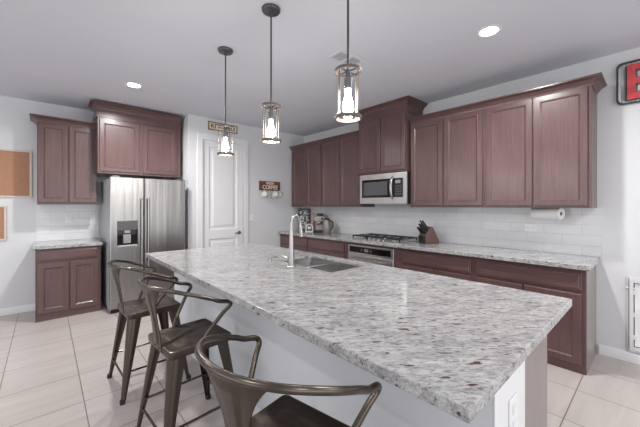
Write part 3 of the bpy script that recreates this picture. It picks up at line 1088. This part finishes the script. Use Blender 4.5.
def make_stool():
    t = thing('bar_stool', '', 'bar stool', (0, 0, 0), 0, 'metal stools along the island')
    H = 0.610
    hs = 0.188
    # pressed seat with a rolled edge
    loops = [rrect(hs - 0.012, hs - 0.012, 0.016, H - 0.044), rrect(hs - 0.004, hs - 0.004, 0.022, H - 0.044), rrect(hs, hs, 0.026, H - 0.010), rrect(hs - 0.003, hs - 0.003, 0.024, H - 0.002), rrect(hs - 0.010, hs - 0.010, 0.02, H),
             rrect(hs - 0.020, hs - 0.020, 0.018, H - 0.003), rrect(hs - 0.030, hs - 0.030, 0.018, H - 0.0035), rrect(hs - 0.060, hs - 0.060, 0.02, H - 0.0075), rrect(hs - 0.066, hs - 0.066, 0.02, H - 0.0065)]
    build('seat', MB().loft(loops), 'gunmetal', t, ang=50)
    rp = MB()
    for sx in (-1, 1):
        for sy in (-1, 1):
            mb = MB()
            loops = []
            for k in range(6):
                u = k / 5
                cx = sx * (0.150 + 0.080 * u)
                cy = sy * (0.150 + 0.080 * u)
                wd = 0.056 * (1 - u) + 0.018 * u
                z = (H - 0.030) * (1 - u) + 0.012 * u
                # rounded corner channel: outer arc, then back along inner arc
                L = []
                for q in range(7):
                    a = radians(-40 + 170 * q / 6) if True else 0
                    L.append((cx + sx * (wd * 0.95 * cos(a) - wd * 0.45), cy + sy * (wd * 0.95 * sin(a) - wd * 0.45), z))
                for q in range(6, -1, -1):
                    a = radians(-40 + 170 * q / 6)
                    L.append((cx + sx * (wd * 0.78 * cos(a) - wd * 0.45), cy + sy * (wd * 0.78 * sin(a) - wd * 0.45), z))
                loops.append(L)
            mb.loft(loops)
            lg = build('leg', mb, 'gunmetal', t, ang=50)
            fx, fy = sx * 0.229, sy * 0.229
            build('rubber_foot', MB().loft([rrect(0.016, 0.016, 0.008, 0.0, (fx, fy)), rrect(0.017, 0.017, 0.008, 0.018, (fx, fy)), rrect(0.013, 0.013, 0.006, 0.03, (fx, fy))]), 'rubber', lg)
    for zf, ends in ((0.20, (((-1, -1), (1, -1)), ((1, 1), (-1, 1)))), (0.155, (((1, -1), (1, 1)), ((-1, 1), (-1, -1))))):
        r = 0.150 + 0.080 * (1 - zf / 0.58) + 0.002
        for a, b in ends:
            build('footrest_bar', MB().tube([(a[0] * r, a[1] * r, zf), (b[0] * r, b[1] * r, zf)], 0.0075, 8), 'gunmetal_tube', t)
    # arm and back rail: one bent tube
    half = [(-0.028, 0.195, H - 0.024), (0.0, 0.212, H + 0.045), (0.082, 0.256, H + 0.165), (0.121, 0.275, H + 0.209), (0.106, 0.282, H + 0.2335),
            (0.05, 0.284, H + 0.249), (0.0, 0.283, H + 0.272), (-0.08, 0.272, H + 0.304), (-0.16, 0.235, H + 0.330), (-0.220, 0.175, H + 0.343), (-0.258, 0.092, H + 0.348), (-0.270, 0.0, H + 0.349)]
    full = half + [(x, -y, z) for x, y, z in half[-2::-1]]
    build('arm_rail', MB().tube(smooth_path(full, 6), 0.0115, 12), 'gunmetal_tube', t)
    # back splat
    loops = []
    for k in range(25):
        u = k / 24
        z = H - 0.035 + u * 0.380
        xc = -0.189 - 0.015 * u - 0.060 * u ** 2
        if u < 0.45:
            wd = 0.070 - 0.014 * sin(pi * u / 0.9)
        else:
            q = (u - 0.45) / 0.55
            wd = 0.056 + 0.100 * q ** 2.0
        L = []
        nn = 17
        for j in range(nn):
            y = -wd + 2 * wd * j / (nn - 1)
            L.append((xc + 1.6 * y * y * u - 0.006 * (abs(j - 8) < 4) * (0.12 < u < 0.9), y, z - 0.25 * y * y * u))
        for j in range(nn - 1, -1, -1):
            y = -wd + 2 * wd * j / (nn - 1)
            L.append((xc + 1.6 * y * y * u - 0.006 * (abs(j - 8) < 4) * (0.12 < u < 0.9) + 0.004, y, z - 0.25 * y * y * u))
        loops.append(L)
    build('backrest', MB().loft(loops), 'gunmetal', t, ang=50)
    for x, y, ax in ((-0.193, 0.035, 'x'), (-0.193, -0.035, 'x'), (-0.028, 0.206, 'y'), (-0.028, -0.206, 'y')):
        s = -1 if (x < 0 or y < 0) else 1
        build('bolt', MB().lathe([(0, 0), (0.007, 0), (0.006, 0.004 * s), (0, 0.005 * s)], (x, y, H - 0.022), 10, ax), 'gunmetal_tube', t)
    return t


stool = make_stool()
for i, (x, y, a, lab) in enumerate(((0.625, 2.775, 2, 'bar stool nearest the fridge, at the far end of the island'),
                                    (0.667, 1.951, 4, 'middle bar stool of the three along the island'),
                                    (0.608, 0.843, 11, 'bar stool nearest the camera, cut off by the photo edge'))):
    o = stool if i == 0 else copy_tree(stool)
    o.location = (x, y, 0)
    o.rotation_euler = (0, 0, radians(a))
    o['label'] = lab

# ------------------------------------------------------------------ pendants


def make_pendant():
    t = thing('pendant_lamp', '', 'pendant lamp', (0, 0, 0), 0, 'pendant lamps above the island')
    zt, zb = 2.116, 1.853
    build('canopy', MB().lathe([(0, CE - 0.001), (0.066, CE - 0.001), (0.066, CE - 0.014), (0.060, CE - 0.022), (0.014, CE - 0.026), (0.010, CE - 0.05), (0, CE - 0.05)], (0, 0, 0), 28), 'pendant_metal', t)
    build('rod', MB().tube([(0, 0, CE - 0.04), (0, 0, zt - 0.005)], 0.0062, 10), 'pendant_metal', t)
    build('top_ring', MB().ring(0.063, 0.071, zt - 0.018, zt), 'pendant_wood', t, 0.002)
    build('bottom_ring', MB().ring(0.063, 0.072, zb, zb + 0.019), 'pendant_wood', t, 0.002)
    sp = MB()
    for k in range(4):
        a = radians(45 + 90 * k - 42)
        sp.tube([(0, 0, zt - 0.010), (0.067 * cos(a), 0.067 * sin(a), zt - 0.012)], 0.005, 8)
    build('spokes', sp, 'pendant_metal', t)
    build('socket', MB().lathe([(0, zt - 0.004), (0.012, zt - 0.004), (0.013, zt - 0.045), (0.021, zt - 0.05), (0.021, zt - 0.105), (0, zt - 0.105)], (0, 0, 0), 18), 'dark_grey', t)
    bl = MB().lathe([(0, zt - 0.105), (0.013, zt - 0.105), (0.013, zt - 0.118), (0.017, zt - 0.145), (0.025, zt - 0.172), (0.029, zt - 0.195), (0.026, zt - 0.215), (0.014, zt - 0.228), (0, zt - 0.231)], (0, 0, 0), 20)
    build('bulb', bl, 'bulb', t)
    for k in range(4):
        a = radians(45 + 90 * k - 42)
        build('post', MB().tube([(0.0670 * cos(a), 0.0670 * sin(a), zb + 0.01), (0.0670 * cos(a), 0.0670 * sin(a), zt - 0.01)], 0.0030, 8), 'pendant_wood', t)
    n = 32
    gl = [[(r * cos(2 * pi * q / n), r * sin(2 * pi * q / n), z) for q in range(n)] for r, z in ((0.0610, zb + 0.004), (0.0610, zt - 0.02))]
    build('glass_shade', MB().loft(gl, False, False), 'glass', t)
    return t


pend = make_pendant()
for i, (x, y, lab) in enumerate(((1.203, 2.609, 'pendant lamp nearest the pantry door, in front of the cream sign'),
                                 (1.193, 1.848, 'middle pendant lamp of the three above the island'),
                                 (1.180, 1.093, 'pendant lamp nearest the camera, its canopy out of the photo'))):
    o = pend if i == 0 else copy_tree(pend)
    o.location = (x, y, 0)
    o['label'] = lab

# ------------------------------------------------------------------ ceiling fittings


def downward_light(x, y, label, power=22):
    t = thing('recessed_light', label, 'ceiling light', (x, y, CE))
    build('trim_ring', MB().ring(0.066, 0.092, -0.006, -0.0005), 'trim', t, 0.002)
    build('lens', MB().lathe([(0, -0.001), (0.066, -0.001), (0.064, -0.004), (0, -0.004)], (0, 0, 0), 24), 'lens', t)
    l = area_light('downward_light', (0, 0, -0.012), (0, 0, 0), 0.13, 0.13, power, (1.0, 0.985, 0.97), 'DISK', 165)
    l.parent = t


downward_light(0.763, 4.078, 'recessed ceiling light in front of the fridge cabinet', 32)
downward_light(2.642, 0.914, 'recessed ceiling light above the long cabinet run near the open end', 26)
t = thing('ceiling_vent', 'white ceiling air vent seen behind the nearest pendant lamp', 'vent', (2.13, 1.99, CE))
fm = MB()
for a, b in (((-0.16, -0.09), (0.16, -0.07)), ((-0.16, 0.07), (0.16, 0.09)), ((-0.16, -0.07), (-0.14, 0.07)), ((0.14, -0.07), (0.16, 0.07)), ((-0.012, -0.07), (0.012, 0.07))):
    fm.box((a[0], a[1], -0.008), (b[0], b[1], -0.0005))
build('frame', fm, 'ceiling', t)
build('duct_shade', MB().box((-0.14, -0.07, -0.002), (0.14, 0.07, -0.0005)), 'vent_dark', t)  # flat dark sheet: the shade inside the duct put in as colour
sl = MB()
for k in range(7):
    y = -0.06 + k * 0.02
    sl.box((-0.14, y - 0.002, -0.007), (0.14, y + 0.002, -0.002))
build('louvres', sl, 'trim', t)

# ------------------------------------------------------------------ side wall decor and pet door
t = thing('letter_sign', 'galvanised wall sign with red EAT letters, cut off by the photo edge', 'sign', (XW, -0.21, 2.50))
# local y runs towards the pantry
hy, hz, r = 0.475, 0.188, 0.04
lo = [[(-0.018, y, z) for y, z, _ in rrect(hy - 0.014, hz - 0.014, r, 0)], [(-0.030, y, z) for y, z, _ in rrect(hy - 0.012, hz - 0.012, r, 0)], [(-0.030, y, z) for y, z, _ in rrect(hy, hz, r, 0)],
      [(-0.001, y, z) for y, z, _ in rrect(hy, hz, r, 0)], [(-0.001, y, z) for y, z, _ in rrect(hy - 0.014, hz - 0.014, r, 0)]]
build('frame', MB().loft(lo, ring=True), 'frame_dark', t)
cr = MB()
n = 60
L0 = []
for k in range(n + 1):
    y = -hy + 0.014 + (2 * hy - 0.028) * k / n
    L0.append((-0.012 - 0.003 * cos(k * pi), y))
cr.loft([[(x, y, -hz + 0.014) for x, y in L0], [(x, y, hz - 0.014) for x, y in L0]], False, False, closed=False)
build('corrugated_sheet', cr, 'galv', t, smooth=False)


def letter(polys, yc):
    mb, shade = MB(), MB()
    for y0, y1, z0, z1 in polys:
        mb.box((-0.034, yc - y0, z0), (-0.018, yc - y1, z1))
        shade.box((-0.033, yc - y0 + 0.010, z0 - 0.006), (-0.017, yc - y1 - 0.0, z1 - 0.006))  # black copy offset sideways and down: the letter's shade side built as shape
    return mb, shade


h = 0.155
for polys, yc in (([(0, 0.054, -h, h), (0.054, 0.20, h - 0.056, h), (0.054, 0.17, -0.026, 0.034), (0.054, 0.20, -h, -h + 0.064)], 0.405),
                  ([(0.0, 0.06, -h, h), (0.15, 0.21, -h, h), (0.06, 0.15, h - 0.07, h), (0.06, 0.15, -0.06, 0.0)], 0.13),
                  ([(0, 0.23, h - 0.075, h), (0.08, 0.15, -h, h - 0.075)], -0.13)):
    a, b = letter(polys, yc)
    lt = build('letter', a, 'red', t)
    build('letter_shade', b, 'black', lt)

t = thing('pet_door', 'aluminium framed pet door set low in the wall, cut off by the photo edge', 'pet door', (XW, 0.0, 0.43))
y1 = 0.197
fm = MB()
zz0, zz1 = -0.335, 0.335
for a0, a1, z0, z1, d in ((y1 - 0.010, y1, zz0, zz1, 0.012), (-y1, -y1 + 0.020, zz0, zz1, 0.012), (-y1 + 0.02, y1 - 0.01, zz1 - 0.02, zz1, 0.012), (-y1 + 0.02, y1 - 0.01, zz0, zz0 + 0.02, 0.012),
                          (y1 - 0.042, y1 - 0.016, zz0 + 0.02, zz1 - 0.02, 0.026), (-y1 + 0.026, -y1 + 0.058, zz0 + 0.02, zz1 - 0.02, 0.026),
                          (-y1 + 0.058, y1 - 0.042, zz1 - 0.05, zz1 - 0.02, 0.026), (-y1 + 0.058, y1 - 0.042, zz0 + 0.02, zz0 + 0.05, 0.026)):
    fm.box((-d, a0, z0), (-0.0005, a1, z1))
build('frame', fm, 'aluminium', t, 0.002)
build('flap', MB().box((-0.008, -y1 + 0.064, zz0 + 0.05), (-0.003, y1 - 0.046, zz1 - 0.05)), 'flap', t)
sealm = MB()
for a0, a1, z0, z1 in ((y1 - 0.048, y1 - 0.042, zz0 + 0.05, zz1 - 0.05), (-y1 + 0.058, -y1 + 0.064, zz0 + 0.06, zz1 - 0.06), (-y1 + 0.064, y1 - 0.048, zz1 - 0.056, zz1 - 0.05), (-y1 + 0.064, y1 - 0.048, zz0 + 0.05, zz0 + 0.056)):
    sealm.box((-0.012, a0, z0), (-0.001, a1, z1))
build('seal', sealm, 'black', t)
for z in (-0.2, 0.0, 0.2):
    build('magnet_clip', MB().box((-0.014, y1 - 0.062, z - 0.02), (-0.008, y1 - 0.040, z + 0.02)), 'aluminium', t)
build('latch', MB().tube([(-0.016, y1 + 0.01, 0.235), (-0.016, y1 - 0.05, 0.235)], 0.008, 8), 'aluminium', t)
